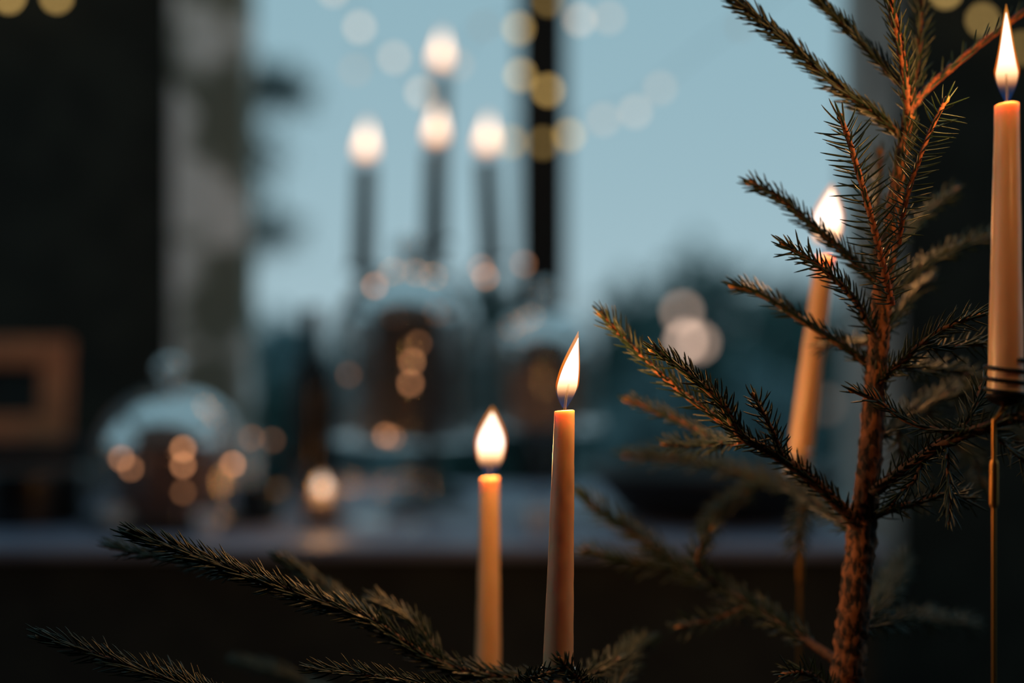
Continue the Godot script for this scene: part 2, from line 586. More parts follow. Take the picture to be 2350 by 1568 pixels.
func build_garden() -> void:
	var ground := noisy(Color(0.17, 0.24, 0.24), Color(0.30, 0.38, 0.39), 0.02, 0.6, 41, 0.95)
	struct("ground", box(Vector3(-40, -0.3, -90), Vector3(40, -0.15, -2.3)), ground, "dim frosty ground of the garden beyond the opening", "ground")
	var green := mat(Color(0.28, 0.42, 0.41), 0.8)
	green.cull_mode = BaseMaterial3D.CULL_DISABLED
	var pale := mat(Color(0.50, 0.62, 0.64), 0.8)
	pale.cull_mode = BaseMaterial3D.CULL_DISABLED
	var leaf := leaf_mesh()
	var wood := mat(Color(0.12, 0.10, 0.09), 0.9)
	# [x, top y, depth, half width px, pale?, label]
	var list := [
		[1610, 565, 9.0, 190, false, "tall rounded bush that rises highest against the sky right of the slim post"],
		[1440, 660, 6.5, 120, false, "dark bush just right of the slim post"],
		[1830, 620, 8.0, 140, false, "bush behind the leaning tree candle"],
		[650, 715, 8.0, 150, true, "pale bush at the left edge of the opening"],
		[900, 690, 9.0, 170, false, "bush seen behind the tallest glass dome"],
		[1120, 620, 7.0, 120, false, "dark bush at the foot of the slim post, on its left"],
		[560, 840, 4.6, 130, false, "low dark bush beside the mottled post"],
		[1500, 850, 5.0, 110, true, "low pale bush below the three far lanterns"],
		[1760, 860, 4.8, 130, true, "low frosted bush behind the foot of the leaning tree candle"],
		[780, 860, 5.0, 130, true, "low frosted bush between two glass domes"],
	]
	for e in list:
		var d: float = e[2]
		var top := at(e[0], e[1], d)
		var half: float = e[3] / FPX * d
		var o := thing("shrub", e[5], "shrub", Vector3(top.x, -0.15, -d), "bushes in the garden")
		var h: float = top.y + 0.15
		var stem := SurfaceTool.new()
		for k in 5:
			var q := Vector3(rng.randf_range(-1, 1) * half * 0.5, h * 0.75, rng.randf_range(-1, 1) * half * 0.4)
			stem.append_from(tube([Vector3.ZERO, q * 0.5 + Vector3(0, 0.02, 0), q], [0.018, 0.012, 0.004], 6), 0, Transform3D())
		obj("stems", stem.commit(), wood, o)
		var spots := []
		for k in 1500:
			var v := Vector3(rng.randfn(), rng.randfn(), rng.randfn()).normalized() * pow(rng.randf(), 0.4)
			var lump := 1.0 + 0.18 * sin(v.x * 7.0 + d) * sin(v.y * 6.0)
			var p := Vector3(v.x * half * lump, h * 0.5 + v.y * h * 0.5, v.z * half * 0.7)
			var b := Basis.from_euler(Vector3(rng.randf() * TAU, rng.randf() * TAU, rng.randf() * TAU)).scaled(Vector3.ONE * rng.randf_range(0.07, 0.13))
			spots.append(Transform3D(b, p))
		foliage(o, "foliage", pale if e[4] else green, leaf, spots)
	# a conifer whose boughs reach in from the left against the sky
	var tr := thing("conifer", "dark conifer outside, whose boughs reach into the sky by the mottled post", "tree", Vector3(-1.55, -0.15, -5.6))
	obj("trunk", tube([Vector3.ZERO, Vector3(0.02, 1.6, 0), Vector3(0, 3.4, 0)], [0.10, 0.07, 0.03], 10, 0.1), wood, tr)
	var boughs := SurfaceTool.new()
	var sp := []
	for e in [[700, 185, 1.0], [700, 215, 0.8], [660, 345, 0.7], [640, 420, 0.5], [700, 530, 1.0], [660, 560, 0.8], [600, 250, 0.6], [720, 215, 0.9]]:
		var tip := at(e[0], e[1], 5.6) - tr.position
		var root := Vector3(0, tip.y + 0.12, 0)
		var pts := smooth_path([root, root.lerp(tip, 0.55) + Vector3(0, 0.02, 0), tip], 0.05)
		var rr := []
		for i in pts.size():
			rr.append(lerpf(0.016, 0.003, float(i) / pts.size()))
		boughs.append_from(tube(pts, rr, 6), 0, Transform3D())
		for k in int(420 * e[2]):
			var t := 0.45 + 0.55 * rng.randf()
			var p: Vector3 = pts[int(t * (pts.size() - 1))] + Vector3(rng.randfn() * 0.035, rng.randfn() * 0.03 - 0.02, rng.randfn() * 0.05)
			sp.append(Transform3D(Basis.from_euler(Vector3(rng.randf() * TAU, rng.randf() * TAU, 0)).scaled(Vector3(0.035, 0.035, 0.07)), p))
	obj("boughs", boughs.commit(), wood, tr)
	foliage(tr, "needles", green, leaf, sp)

# ---------------------------------------------------------------- table and what stands on it
func on_table(x: float, d: float) -> Vector3:
	var p := at(x, 0, d)
	return Vector3(p.x, TABLE_Y, -d)

func cake_stand(pos: Vector3, r: float, h: float, label: String) -> void:
	var o := thing("cake_stand", label, "cake stand", pos)
	obj("foot", lathe([[r * 0.55, 0.0], [r * 0.56, 0.004], [r * 0.3, 0.012], [0.012, 0.022]], 40), mats.glass, o)
	obj("stem", lathe([[0.012, 0.022], [0.008, h * 0.45], [0.014, h * 0.6], [0.009, h * 0.75], [0.022, h - 0.008]], 24, false), mats.glass, o)
	obj("plate", lathe([[0.02, h - 0.008], [r * 0.9, h - 0.006], [r, h - 0.001], [r * 0.985, h]], 56), mats.glass, o)

func cloche(pos: Vector3, r: float, h: float, knob: float, label: String) -> void:
	var o := thing("glass_cloche", label, "cloche", pos, "glass domes on the table")
	var prof := []
	var straight := maxf(h - r, 0.0)
	prof.append([r * 1.03, 0.0]); prof.append([r * 1.035, 0.003]); prof.append([r, 0.006])
	for i in 6:
		prof.append([r, 0.006 + straight * (i + 1) / 6.0])
	for i in 16:
		var a := PI / 2 * (i + 1) / 16.0
		prof.append([maxf(r * cos(a), 0.004), straight + 0.006 + (h - straight - 0.006) * sin(a)])
	obj("dome", lathe(prof.slice(0, 11), 64, false), mats.dome, o)
	obj("mirrored_crown", lathe(prof.slice(10), 64, false), mats.mirrored_crown, o)  # upper dome mirrored so its shoulders reflect the sky brighter than glass
	var inner := []
	for q in prof.slice(2):
		inner.append([maxf(q[0] - 0.003, 0.002), q[1] - 0.003 * q[1] / h])
	obj("inner_face", lathe(inner, 64, false), mats.glass, o)
	obj("knob", lathe([[0.006, h - 0.001], [0.005, h + knob * 0.3], [knob * 0.8, h + knob * 0.7], [knob, h + knob * 1.2], [knob * 0.75, h + knob * 1.75], [0.002, h + knob * 2.0]], 32), mats.mirrored_crown, o)

func build_table() -> void:
	var top := noisy(Color(0.47, 0.49, 0.57), Color(0.54, 0.56, 0.64), 0.015, 2.0, 51, 0.5)
	var front := noisy(Color(0.11, 0.125, 0.115), Color(0.15, 0.165, 0.15), 0.02, 3.0, 52, 0.8)
	var t := thing("sideboard", "long sideboard with a pale greyish top and a dark front", "sideboard", Vector3(-0.524, 0, -1.62))
	obj("worktop", rounded_box(Vector3(1.752, 0.012, 0.56), 0.003), top, t, Vector3(0, TABLE_Y - 0.006, 0))
	obj("carcass", box(Vector3(-0.87, 0.06, -0.25), Vector3(0.87, TABLE_Y - 0.012, 0.265)), front, t)
	obj("plinth", box(Vector3(-0.84, 0.0, -0.22), Vector3(0.84, 0.06, 0.20)), front, t)

	# left glass dome, dark red cake below it
	var p := on_table(391, 1.5)
	var pl := thing("serving_plate", "low dark plate under the leftmost glass dome", "plate", p)
	obj("dish", lathe([[0.06, 0.0], [0.084, 0.004], [0.09, 0.008], [0.088, 0.0095], [0.03, 0.008]], 56), mats.iron, pl)
	var b := thing("bundt_cake", "dark red fluted cake under the leftmost glass dome", "cake", p + Vector3(0, 0.0095, 0))
	obj("crumb", lathe([[0.048, 0.0], [0.058, 0.01], [0.060, 0.04], [0.052, 0.075], [0.034, 0.092], [0.014, 0.088], [0.008, 0.05]], 60, true, 9, 0.14), mat(Color(0.22, 0.06, 0.05), 0.55), b)
	cloche(p + Vector3(0, 0.0095, 0), 0.076, 0.136, 0.016, "wide clear glass dome, its crown mirrored for brighter sky reflections, over the dark red cake, leftmost of the three")
	# tall glass dome in the middle
	p = on_table(935, 1.6)
	cake_stand(p, 0.088, 0.085, "glass cake stand under the tallest glass dome")
	b = thing("chocolate_cake", "tall dark chocolate cake under the tallest glass dome", "cake", p + Vector3(0, 0.085, 0))
	var choc := mat(Color(0.085, 0.055, 0.045), 0.55)
	for k in 3:
		obj("layer", lathe([[0.056, 0.0], [0.0585, 0.006], [0.0585, 0.038], [0.056, 0.044]], 48), choc, b, Vector3(0, 0.049 * k, 0))
		obj("filling", lathe([[0.054, 0.0], [0.0555, 0.0025], [0.054, 0.005]], 48), mat(Color(0.25, 0.15, 0.09), 0.5), b, Vector3(0, 0.044 + 0.049 * k, 0))
	cloche(p + Vector3(0, 0.085, 0), 0.081, 0.194, 0.016, "tall clear glass dome, its crown mirrored for brighter sky reflections, over the dark chocolate cake, in the middle")
	# right glass dome
	p = on_table(1248, 1.6)
	cake_stand(p, 0.074, 0.100, "glass cake stand under the smallest glass dome, rightmost")
	b = thing("naked_cake", "small pale brown cake with a dark top under the rightmost glass dome", "cake", p + Vector3(0, 0.100, 0))
	var sponge := noisy(Color(0.50, 0.38, 0.30), Color(0.62, 0.50, 0.42), 0.03, 12.0, 55, 0.9)
	for k in 2:
		obj("layer", lathe([[0.039, 0.0], [0.041, 0.004], [0.041, 0.026], [0.039, 0.03]], 40), sponge, b, Vector3(0, 0.033 * k, 0))
	obj("filling", lathe([[0.038, 0.0], [0.0395, 0.0015], [0.038, 0.003]], 40), mat(Color(0.7, 0.62, 0.55), 0.6), b, Vector3(0, 0.03, 0))
	obj("topping", lathe([[0.040, 0.0], [0.042, 0.004], [0.040, 0.012], [0.02, 0.016]], 40, true, 12, 0.06), choc, b, Vector3(0, 0.063, 0))
	cloche(p + Vector3(0, 0.100, 0), 0.064, 0.130, 0.015, "small clear glass dome, its crown mirrored for brighter sky reflections, over the pale brown cake, rightmost of the three")

	# candelabrum behind the tall dome
	var cp := on_table(985, 1.72)
	var cd := thing("candelabrum", "black branched candelabrum behind the tallest glass dome", "candelabrum", cp)
	var hb := at(0, 620, 1.72).y - TABLE_Y
	obj("foot", lathe([[0.05, 0.0], [0.052, 0.006], [0.03, 0.014], [0.012, 0.03]], 36), mats.iron, cd)
	obj("stem", lathe([[0.012, 0.03], [0.007, 0.08], [0.011, 0.12], [0.007, hb * 0.7], [0.007, hb + 0.06]], 16), mats.iron, cd)
	var arms := [[832, 620, 1.72, 332, 1.0], [993, 612, 1.70, 298, 1.0], [1128, 600, 1.72, 318, 1.0], [1004, 560, 1.78, 122, 0.8]]
	var texts := ["dark taper candle on the left arm of the candelabrum", "dark taper candle on the front arm of the candelabrum", "dark taper candle on the right arm of the candelabrum", "tallest dark taper candle, on the middle of the candelabrum"]
	for k in 4:
		var a = arms[k]
		var cup := at(a[0], a[1], a[2])
		var q := cup - cp
		obj("arm", tube(smooth_path([Vector3(0, hb - 0.05, 0), Vector3(q.x * 0.5, hb - 0.085, q.z * 0.5), Vector3(q.x, q.y - 0.06, q.z), Vector3(q.x, q.y - 0.006, q.z)], 0.008), [0.005, 0.005, 0.005, 0.005, 0.005, 0.005, 0.005, 0.005, 0.005, 0.005, 0.005, 0.005, 0.005, 0.005, 0.005, 0.005, 0.005, 0.005, 0.005, 0.005, 0.005, 0.005, 0.005, 0.005, 0.005, 0.005, 0.005, 0.005, 0.005, 0.005, 0.005, 0.005, 0.005, 0.005, 0.005, 0.005, 0.005, 0.005, 0.005, 0.005], 8), mats.iron, cd)
		obj("drip_cup", lathe([[0.008, -0.006], [0.018, -0.002], [0.021, 0.003], [0.019, 0.003], [0.009, 0.0]], 24), mats.iron, cd, q)
		var ft := at(a[0] + (6 if k != 2 else -12), a[3] + 48, a[2])
		candle("taper_candle", texts[k], cup, ft, 0.0140 * a[4], 0.0120 * a[4], mats.dark_wax, 0.050, 0.019, Vector3(0.003, 0, 0), 4.0, 0.002, "tapers of the candelabrum", 0.009, Vector3.ZERO, true)

	# tealight in a glass cup
	p = on_table(740, 1.48)
	var h := thing("tealight_holder", "small glass holder with a burning tealight in front of the domes", "candle holder", p)
	obj("cup", lathe([[0.022, 0.0], [0.026, 0.004], [0.030, 0.05], [0.031, 0.062]], 40, false), mats.clear, h)
	var tl := candle("tealight", "low tealight burning inside the small glass holder", p + Vector3(0, 0.003, 0), p + Vector3(0, 0.028, 0), 0.019, 0.019, mat(Color(0.5, 0.4, 0.32), 0.5), 0.024, 0.013, Vector3.ZERO, 2.6, 0.004, "", 0.008)
	# brown bottle, cup, tumblers
	p = on_table(718, 1.72)
	var bo := thing("bottle", "dark brown bottle left of the tallest glass dome", "bottle", p)
	obj("body", lathe([[0.026, 0.0], [0.029, 0.004], [0.029, 0.13], [0.026, 0.155], [0.012, 0.18], [0.011, 0.215]], 40), mat(Color(0.09, 0.055, 0.04), 0.2), bo)
	obj("stopper", lathe([[0.009, 0.214], [0.012, 0.219], [0.011, 0.232], [0.009, 0.235]], 24), mat(Color(0.35, 0.2, 0.12), 0.8), bo)
	p = on_table(600, 1.5)
	var cu := thing("cup", "small dark blue cup between the leftmost dome and the tealight", "cup", p)
	obj("bowl", lathe([[0.013, 0.0], [0.02, 0.006], [0.026, 0.03], [0.0265, 0.042], [0.025, 0.042], [0.022, 0.02]], 36), mat(Color(0.06, 0.13, 0.18), 0.3), cu)
	for e in [[850, 1.5, 0.027, 0.062, "clear tumbler in front of the tallest dome, beside the tealight"], [962, 1.46, 0.017, 0.068, "narrow clear glass right of the tumbler, in front of the tallest dome"], [575, 1.6, 0.024, 0.085, "clear glass standing behind the small dark blue cup"]]:
		var g := thing("drinking_glass", e[4], "glass", on_table(e[0], e[1]), "drinking glasses")
		obj("wall", lathe([[e[2] * 0.8, 0.0], [e[2] * 0.85, 0.003], [e[2], e[3]], [e[2] * 0.97, e[3] + 0.001]], 36, false), mats.glass, g)
		obj("bottom", lathe([[e[2] * 0.78, 0.001], [e[2] * 0.8, 0.006], [e[2] * 0.7, 0.007]], 36), mats.glass, g)
	var glint_white := mat(Color(0.80, 0.82, 0.85), 0.25)  # white bowls stand in for sky reflections on glass feet
	for e in [[262, 1.46, 0.017, "small white dish put in as a sky glint at the left foot of the leftmost dome"], [476, 1.40, 0.014, "small white dish put in as a sky glint on the front edge of the sideboard top"], [1240, 1.44, 0.018, "small white dish put in as a sky glint behind the tree candle, under the rightmost dome"]]:
		var g := thing("dish", e[3], "dish", on_table(e[0], e[1]), "white dishes in place of sky glints")
		obj("bowl", lathe([[e[2] * 0.6, 0.0], [e[2] * 0.7, 0.004], [e[2], 0.024], [e[2] * 0.94, 0.025], [e[2] * 0.6, 0.01]], 36), glint_white, g)
	# dark bowl on the right
	p = on_table(1640, 1.56)
	var bw := thing("bowl", "wide low black bowl on the right, behind the spruce branches", "bowl", p)
	obj("body", lathe([[0.07, 0.0], [0.10, 0.006], [0.14, 0.05], [0.143, 0.056], [0.136, 0.055], [0.09, 0.012]], 64), mat(Color(0.05, 0.045, 0.045), 0.5), bw)
	# left: box, tin and picture frame
	p = on_table(40, 1.74)
	var bx := thing("wooden_box", "dark wooden box under the picture frame", "box", p)
	obj("body", rounded_box(Vector3(0.20, 0.06, 0.12), 0.004), mat(Color(0.07, 0.06, 0.055), 0.7), bx, Vector3(0, 0.03, 0))
	obj("lid", rounded_box(Vector3(0.206, 0.012, 0.126), 0.004), mat(Color(0.08, 0.065, 0.06), 0.7), bx, Vector3(0, 0.066, 0))
	p = on_table(60, 1.52)
	var tn := thing("tin", "black round tin with a lid in front of the picture frame", "tin", p)
	obj("body", lathe([[0.062, 0.0], [0.064, 0.002], [0.064, 0.044], [0.062, 0.046]], 48), mat(Color(0.05, 0.06, 0.065), 0.3), tn)
	obj("lid", lathe([[0.0655, 0.042], [0.066, 0.043], [0.066, 0.055], [0.06, 0.06]], 48), mat(Color(0.06, 0.065, 0.07), 0.3), tn)
	p = at(20, 1016, 1.76)
	var fr := thing("picture_frame", "brown wooden picture frame leaning at the left edge of the picture", "picture frame", p)
	fr.rotation.x = -0.12
	var fw := 0.142
	var fh := 0.128
	var wood := noisy(Color(0.78, 0.46, 0.30), Color(0.90, 0.56, 0.37), 0.02, 8.0, 57, 0.6)
	for e in [[Vector3(0, fh - 0.016, 0), Vector3(fw, 0.032, 0.018)], [Vector3(0, 0.016, 0), Vector3(fw, 0.032, 0.018)], [Vector3(-fw / 2 + 0.016, fh / 2, 0), Vector3(0.032, fh - 0.064, 0.018)], [Vector3(fw / 2 - 0.016, fh / 2, 0), Vector3(0.032, fh - 0.064, 0.018)]]:
		obj("rail", rounded_box(e[1], 0.003), wood, fr, e[0])
	obj("picture", box(Vector3(-fw / 2 + 0.03, 0.03, -0.006), Vector3(fw / 2 - 0.03, fh - 0.03, -0.003)), mat(Color(0.10, 0.13, 0.12), 0.5), fr)

# ---------------------------------------------------------------- the spruce
func build_tree() -> void:
	var base := at(1925, 0, 0.745)
	var tree := thing("spruce_tree", "young spruce with bare scaly trunk, carrying the burning candles", "tree", Vector3(base.x, 0, base.z))
	var raw := [[1925, 4700, 0.745], [1915, 2600, 0.745], [1925, 1900, 0.745], [1945, 1568, 0.745], [1975, 1250, 0.742], [1992, 1100, 0.74], [2008, 900, 0.738], [2022, 700, 0.735], [2046, 520, 0.732], [2066, 380, 0.73], [2084, 260, 0.728], [2090, 200, 0.726]]
	var px := [60.0, 50.0, 44.0, 38.0, 33.0, 28.0, 25.0, 22.0, 18.0, 15.0, 12.0, 9.0]
	var pts := []
	for p in raw:
		pts.append(at(p[0], p[1], p[2]) - tree.position)
	pts[0].y = 0.0
	var path := smooth_path(pts, 0.0022)
	var rad := []
	for i in path.size():
		# radius by height
		var y: float = path[i].y + tree.position.y
		var r := 0.0
		for k in pts.size() - 1:
			if y <= pts[k + 1].y or k == pts.size() - 2:
				r = lerpf(px[k], px[k + 1], clampf((y - pts[k].y) / (pts[k + 1].y - pts[k].y), 0, 1)) / FPX * 0.74
				break
		rad.append(r)
	obj("trunk", tube(path, rad, 20, 0.34, 12), mats.bark, tree)
	obj("stand", lathe([[0.14, 0.0], [0.145, 0.012], [0.12, 0.03], [0.03, 0.045]], 32), mat(Color(0.12, 0.09, 0.07), 0.8), tree)

	var dk := {"density": 1900.0, "len": 0.0105, "angle": 42.0}
	# leader and the shoots round it
	branch(tree, [[2086, 262, 0.727], [2078, 190, 0.725], [2066, 110, 0.722], [2044, 10, 0.72], [2034, -50, 0.72]], 0.0026, 0.0018, {"density": 1500.0, "len": 0.0105, "angle": 40.0, "red": true})
	branch(tree, [[2092, 250, 0.74], [2104, 150, 0.75], [2112, 50, 0.755], [2114, -40, 0.76]], 0.0024, 0.0014, {"density": 1400.0, "len": 0.011, "angle": 45.0})
	branch(tree, [[2064, 312, 0.73], [2010, 262, 0.73], [1930, 205, 0.73], [1850, 135, 0.73], [1765, 62, 0.73], [1690, 2, 0.73], [1664, -36, 0.73]], 0.0021, 0.0012, {"density": 2600.0, "len": 0.0110, "angle": 28.0, "part": 0.0, "lift": -0.16})
	branch(tree, [[2062, 190, 0.73], [2010, 130, 0.735], [1940, 62, 0.74], [1886, 6, 0.742], [1850, -40, 0.745]], 0.0020, 0.0012, {"density": 2600.0, "len": 0.0100, "angle": 28.0})
	branch(tree, [[2084, 255, 0.728], [2132, 200, 0.735], [2200, 142, 0.742], [2272, 84, 0.75], [2352, 26, 0.755], [2420, -20, 0.76]], 0.0023, 0.0016, {"density": 500.0, "len": 0.0095, "angle": 40.0, "red": true, "part": 1.0, "lift": 0.3})
	branch(tree, [[2034, 640, 0.734], [2052, 500, 0.732], [2068, 390, 0.730], [2085, 272, 0.728]], 0.0030, 0.0024, {"density": 1800.0, "len": 0.0105, "angle": 34.0, "red": true})
	branch(tree, [[2004, 960, 0.739], [2012, 840, 0.737], [2022, 740, 0.736], [2036, 640, 0.734]], 0.0040, 0.0034, {"density": 1500.0, "len": 0.011, "angle": 34.0})
	# the sharp shoots
	branch(tree, [[2046, 700, 0.715], [2022, 590, 0.708], [1994, 480, 0.703], [1968, 390, 0.70], [1948, 320, 0.698], [1930, 272, 0.697]], 0.0020, 0.0013, {"density": 1500.0, "len": 0.0150, "angle": 68.0, "red": true, "single": true, "fat": 1.05, "part": 0.0, "lift": 0.0})
	branch(tree, [[2062, 560, 0.712], [2082, 450, 0.703], [2110, 365, 0.698], [2140, 290, 0.696], [2170, 232, 0.694]], 0.0014, 0.0011, {"density": 1350.0, "len": 0.0135, "angle": 72.0, "red": true, "single": true, "fat": 0.9, "part": 0.0, "lift": 0.0})
	branch(tree, [[2040, 760, 0.755], [2012, 650, 0.775], [2010, 520, 0.79], [2018, 410, 0.80], [2020, 350, 0.80]], 0.0018, 0.0012, {"density": 1200.0, "len": 0.012, "angle": 55.0})
	# left side, upper
	branch(tree, [[2020, 655, 0.735], [1965, 604, 0.737], [1900, 548, 0.738], [1840, 498, 0.739], [1780, 448, 0.74], [1722, 420, 0.74]], 0.0020, 0.0012, {"density": 2000.0, "len": 0.0095, "angle": 40.0, "part": 0.0})
	branch(tree, [[2010, 775, 0.73], [1965, 694, 0.72], [1922, 646, 0.716], [1870, 605, 0.712], [1800, 562, 0.71]], 0.0018, 0.0011, {"density": 1500.0, "len": 0.0105, "angle": 46.0, "part": 0.0, "fat": 1.1})
	branch(tree, [[2008, 850, 0.74], [1936, 795, 0.742], [1850, 742, 0.744], [1780, 694, 0.746], [1730, 668, 0.747], [1684, 656, 0.748]], 0.0022, 0.0013, {"density": 2000.0, "len": 0.0095, "angle": 38.0})
	branch(tree, [[2022, 780, 0.76], [1975, 790, 0.79], [1930, 782, 0.80], [1890, 800, 0.81]], 0.0018, 0.0012, {"density": 1500.0, "len": 0.011, "angle": 50.0})
	# right side
	branch(tree, [[2058, 560, 0.74], [2100, 515, 0.77], [2150, 470, 0.79], [2196, 436, 0.80]], 0.0016, 0.0011, {"density": 1300.0, "len": 0.010, "angle": 45.0})
	branch(tree, [[2036, 680, 0.74], [2090, 630, 0.76], [2160, 588, 0.775], [2230, 558, 0.79], [2290, 540, 0.80]], 0.0020, 0.0012, {"density": 1700.0, "len": 0.011, "angle": 46.0})
	branch(tree, [[2030, 760, 0.745], [2072, 700, 0.77], [2105, 664, 0.785], [2140, 640, 0.80]], 0.0018, 0.0011, {"density": 1300.0, "len": 0.011, "angle": 50.0})
	branch(tree, [[2016, 880, 0.735], [2080, 820, 0.72], [2140, 770, 0.712], [2200, 740, 0.708], [2246, 724, 0.706]], 0.0019, 0.0011, {"density": 1800.0, "len": 0.011, "angle": 44.0, "lift": -0.05},
		[[[[2110, 795, 0.716], [2170, 800, 0.72], [2230, 790, 0.725], [2290, 800, 0.73]], 0.0014, 0.001, {"density": 1500.0, "len": 0.011}],
		 [[[2060, 838, 0.73], [2110, 850, 0.745], [2180, 850, 0.76], [2250, 870, 0.77]], 0.0014, 0.001, {"density": 1500.0, "len": 0.012}]])
	# the bough that carries the right-hand candle
	branch(tree, [[2004, 1130, 0.735], [2080, 1075, 0.715], [2170, 1015, 0.69], [2250, 985, 0.675], [2320, 962, 0.668], [2420, 945, 0.64], [2560, 945, 0.60], [2680, 940, 0.565]], 0.0032, 0.0022, {"density": 1500.0, "len": 0.0125, "angle": 50.0},
		[[[[2240, 990, 0.676], [2160, 988, 0.684], [2085, 968, 0.688], [2020, 925, 0.69], [1958, 897, 0.69]], 0.0014, 0.001, {"density": 1300.0, "len": 0.0095, "angle": 42.0}],
		 [[[2170, 1015, 0.69], [2176, 1080, 0.688], [2180, 1140, 0.686], [2178, 1190, 0.685]], 0.0012, 0.0009, {"density": 1100.0, "len": 0.0105, "angle": 38.0, "up": Vector3(0, 0, 1)}],
		 [[[2120, 1050, 0.705], [2100, 1100, 0.71], [2060, 1140, 0.72], [2040, 1170, 0.73]], 0.0013, 0.0009, {"density": 1300.0, "len": 0.011}],
		 [[[2260, 982, 0.675], [2330, 1040, 0.68], [2380, 1090, 0.69]], 0.0013, 0.0009, {"density": 1300.0, "len": 0.012}],
		 [[[2200, 1000, 0.683], [2240, 930, 0.69], [2260, 880, 0.70], [2340, 880, 0.70]], 0.0013, 0.0009, {"density": 1300.0, "len": 0.012}]])
	branch(tree, [[2000, 1190, 0.74], [2060, 1165, 0.73], [2120, 1150, 0.725], [2170, 1135, 0.72], [2230, 1150, 0.73]], 0.0018, 0.0010, {"density": 1500.0, "len": 0.011, "angle": 46.0})
	branch(tree, [[2010, 1010, 0.738], [2090, 950, 0.77], [2190, 900, 0.79], [2280, 880, 0.80], [2370, 890, 0.81]], 0.0022, 0.0012, {"density": 2000.0, "len": 0.0125, "angle": 46.0},
		[[[[2120, 930, 0.78], [2160, 990, 0.80], [2230, 1050, 0.81], [2260, 1110, 0.815]], 0.0014, 0.001, {"density": 1900.0, "len": 0.0125}],
		 [[[2190, 900, 0.79], [2260, 960, 0.81], [2340, 1010, 0.82]], 0.0014, 0.001, {"density": 1900.0, "len": 0.0125}],
		 [[[2060, 965, 0.76], [2070, 1040, 0.775], [2110, 1110, 0.78], [2130, 1160, 0.785]], 0.0014, 0.001, {"density": 1900.0, "len": 0.0125}]])
	# the long left bough with its golden tips
	branch(tree, [[1975, 1215, 0.738], [1930, 1165, 0.735], [1850, 1092, 0.728], [1765, 1035, 0.72], [1700, 1000, 0.712], [1655, 925, 0.704], [1590, 868, 0.70], [1540, 830, 0.699], [1498, 802, 0.698]], 0.0034, 0.0013, {"density": 2000.0, "len": 0.0095, "angle": 46.0, "fat": 1.15},
		[[[[1690, 990, 0.715], [1610, 935, 0.722], [1520, 862, 0.728], [1450, 795, 0.732], [1380, 722, 0.735]], 0.0018, 0.0012, {"density": 1700.0, "len": 0.0105, "angle": 46.0, "red": true}],
		 [[[1700, 1020, 0.722], [1640, 1008, 0.76], [1560, 968, 0.78], [1490, 938, 0.79], [1440, 918, 0.795]], 0.0017, 0.0013, {"density": 1600.0, "len": 0.0085, "angle": 40.0, "red": true}],
		 [[[1660, 1015, 0.74], [1600, 1024, 0.765], [1530, 1020, 0.77]], 0.0012, 0.0009, {"density": 1400.0, "len": 0.0105}],
		 [[[1800, 1060, 0.722], [1778, 1000, 0.712], [1752, 950, 0.707], [1732, 912, 0.704]], 0.0013, 0.001, {"density": 1400.0, "len": 0.0100, "angle": 56.0}]])
	branch(tree, [[1970, 1230, 0.745], [1860, 1150, 0.80], [1760, 1105, 0.84], [1640, 1070, 0.87], [1530, 1050, 0.885], [1440, 1044, 0.89]], 0.0024, 0.0012, {"density": 1800.0, "len": 0.0125, "angle": 46.0},
		[[[[1760, 1105, 0.84], [1700, 1140, 0.86], [1640, 1180, 0.87], [1610, 1260, 0.875]], 0.0014, 0.001, {"density": 1600.0, "len": 0.0125}],
		 [[[1860, 1150, 0.80], [1838, 1200, 0.81], [1830, 1260, 0.82]], 0.0014, 0.001, {"density": 2000.0, "len": 0.0125}]])
	branch(tree, [[1950, 1545, 0.745], [1910, 1510, 0.755], [1820, 1452, 0.775], [1720, 1388, 0.80], [1600, 1325, 0.825], [1490, 1250, 0.84], [1400, 1190, 0.85], [1335, 1140, 0.855]], 0.0028, 0.0013, {"density": 2100.0, "len": 0.0125, "angle": 46.0, "bare": 0.14, "fat": 1.1},
		[[[[1600, 1325, 0.825], [1510, 1300, 0.835], [1420, 1282, 0.845], [1345, 1262, 0.85]], 0.0014, 0.001, {"density": 1500.0, "len": 0.0125}],
		 [[[1720, 1388, 0.80], [1650, 1420, 0.80], [1560, 1440, 0.80]], 0.0014, 0.001, {"density": 1300.0, "len": 0.0125}],
		 [[[1660, 1355, 0.815], [1600, 1290, 0.80], [1630, 1215, 0.80]], 0.0013, 0.001, {"density": 1400.0, "len": 0.0125}]])
	# right side, lower, out of focus
	branch(tree, [[1990, 1420, 0.75], [2030, 1370, 0.80], [2060, 1320, 0.85], [2072, 1280, 0.88]], 0.0022, 0.0013, {"density": 1600.0, "len": 0.0125})
	branch(tree, [[1985, 1440, 0.745], [2060, 1425, 0.80], [2150, 1428, 0.84], [2240, 1442, 0.87]], 0.0022, 0.0013, {"density": 1500.0, "len": 0.0125})
	branch(tree, [[1950, 1640, 0.745], [1900, 1580, 0.73], [1850, 1545, 0.72], [1800, 1550, 0.715]], 0.0018, 0.0011, {"density": 1500.0, "len": 0.0115})
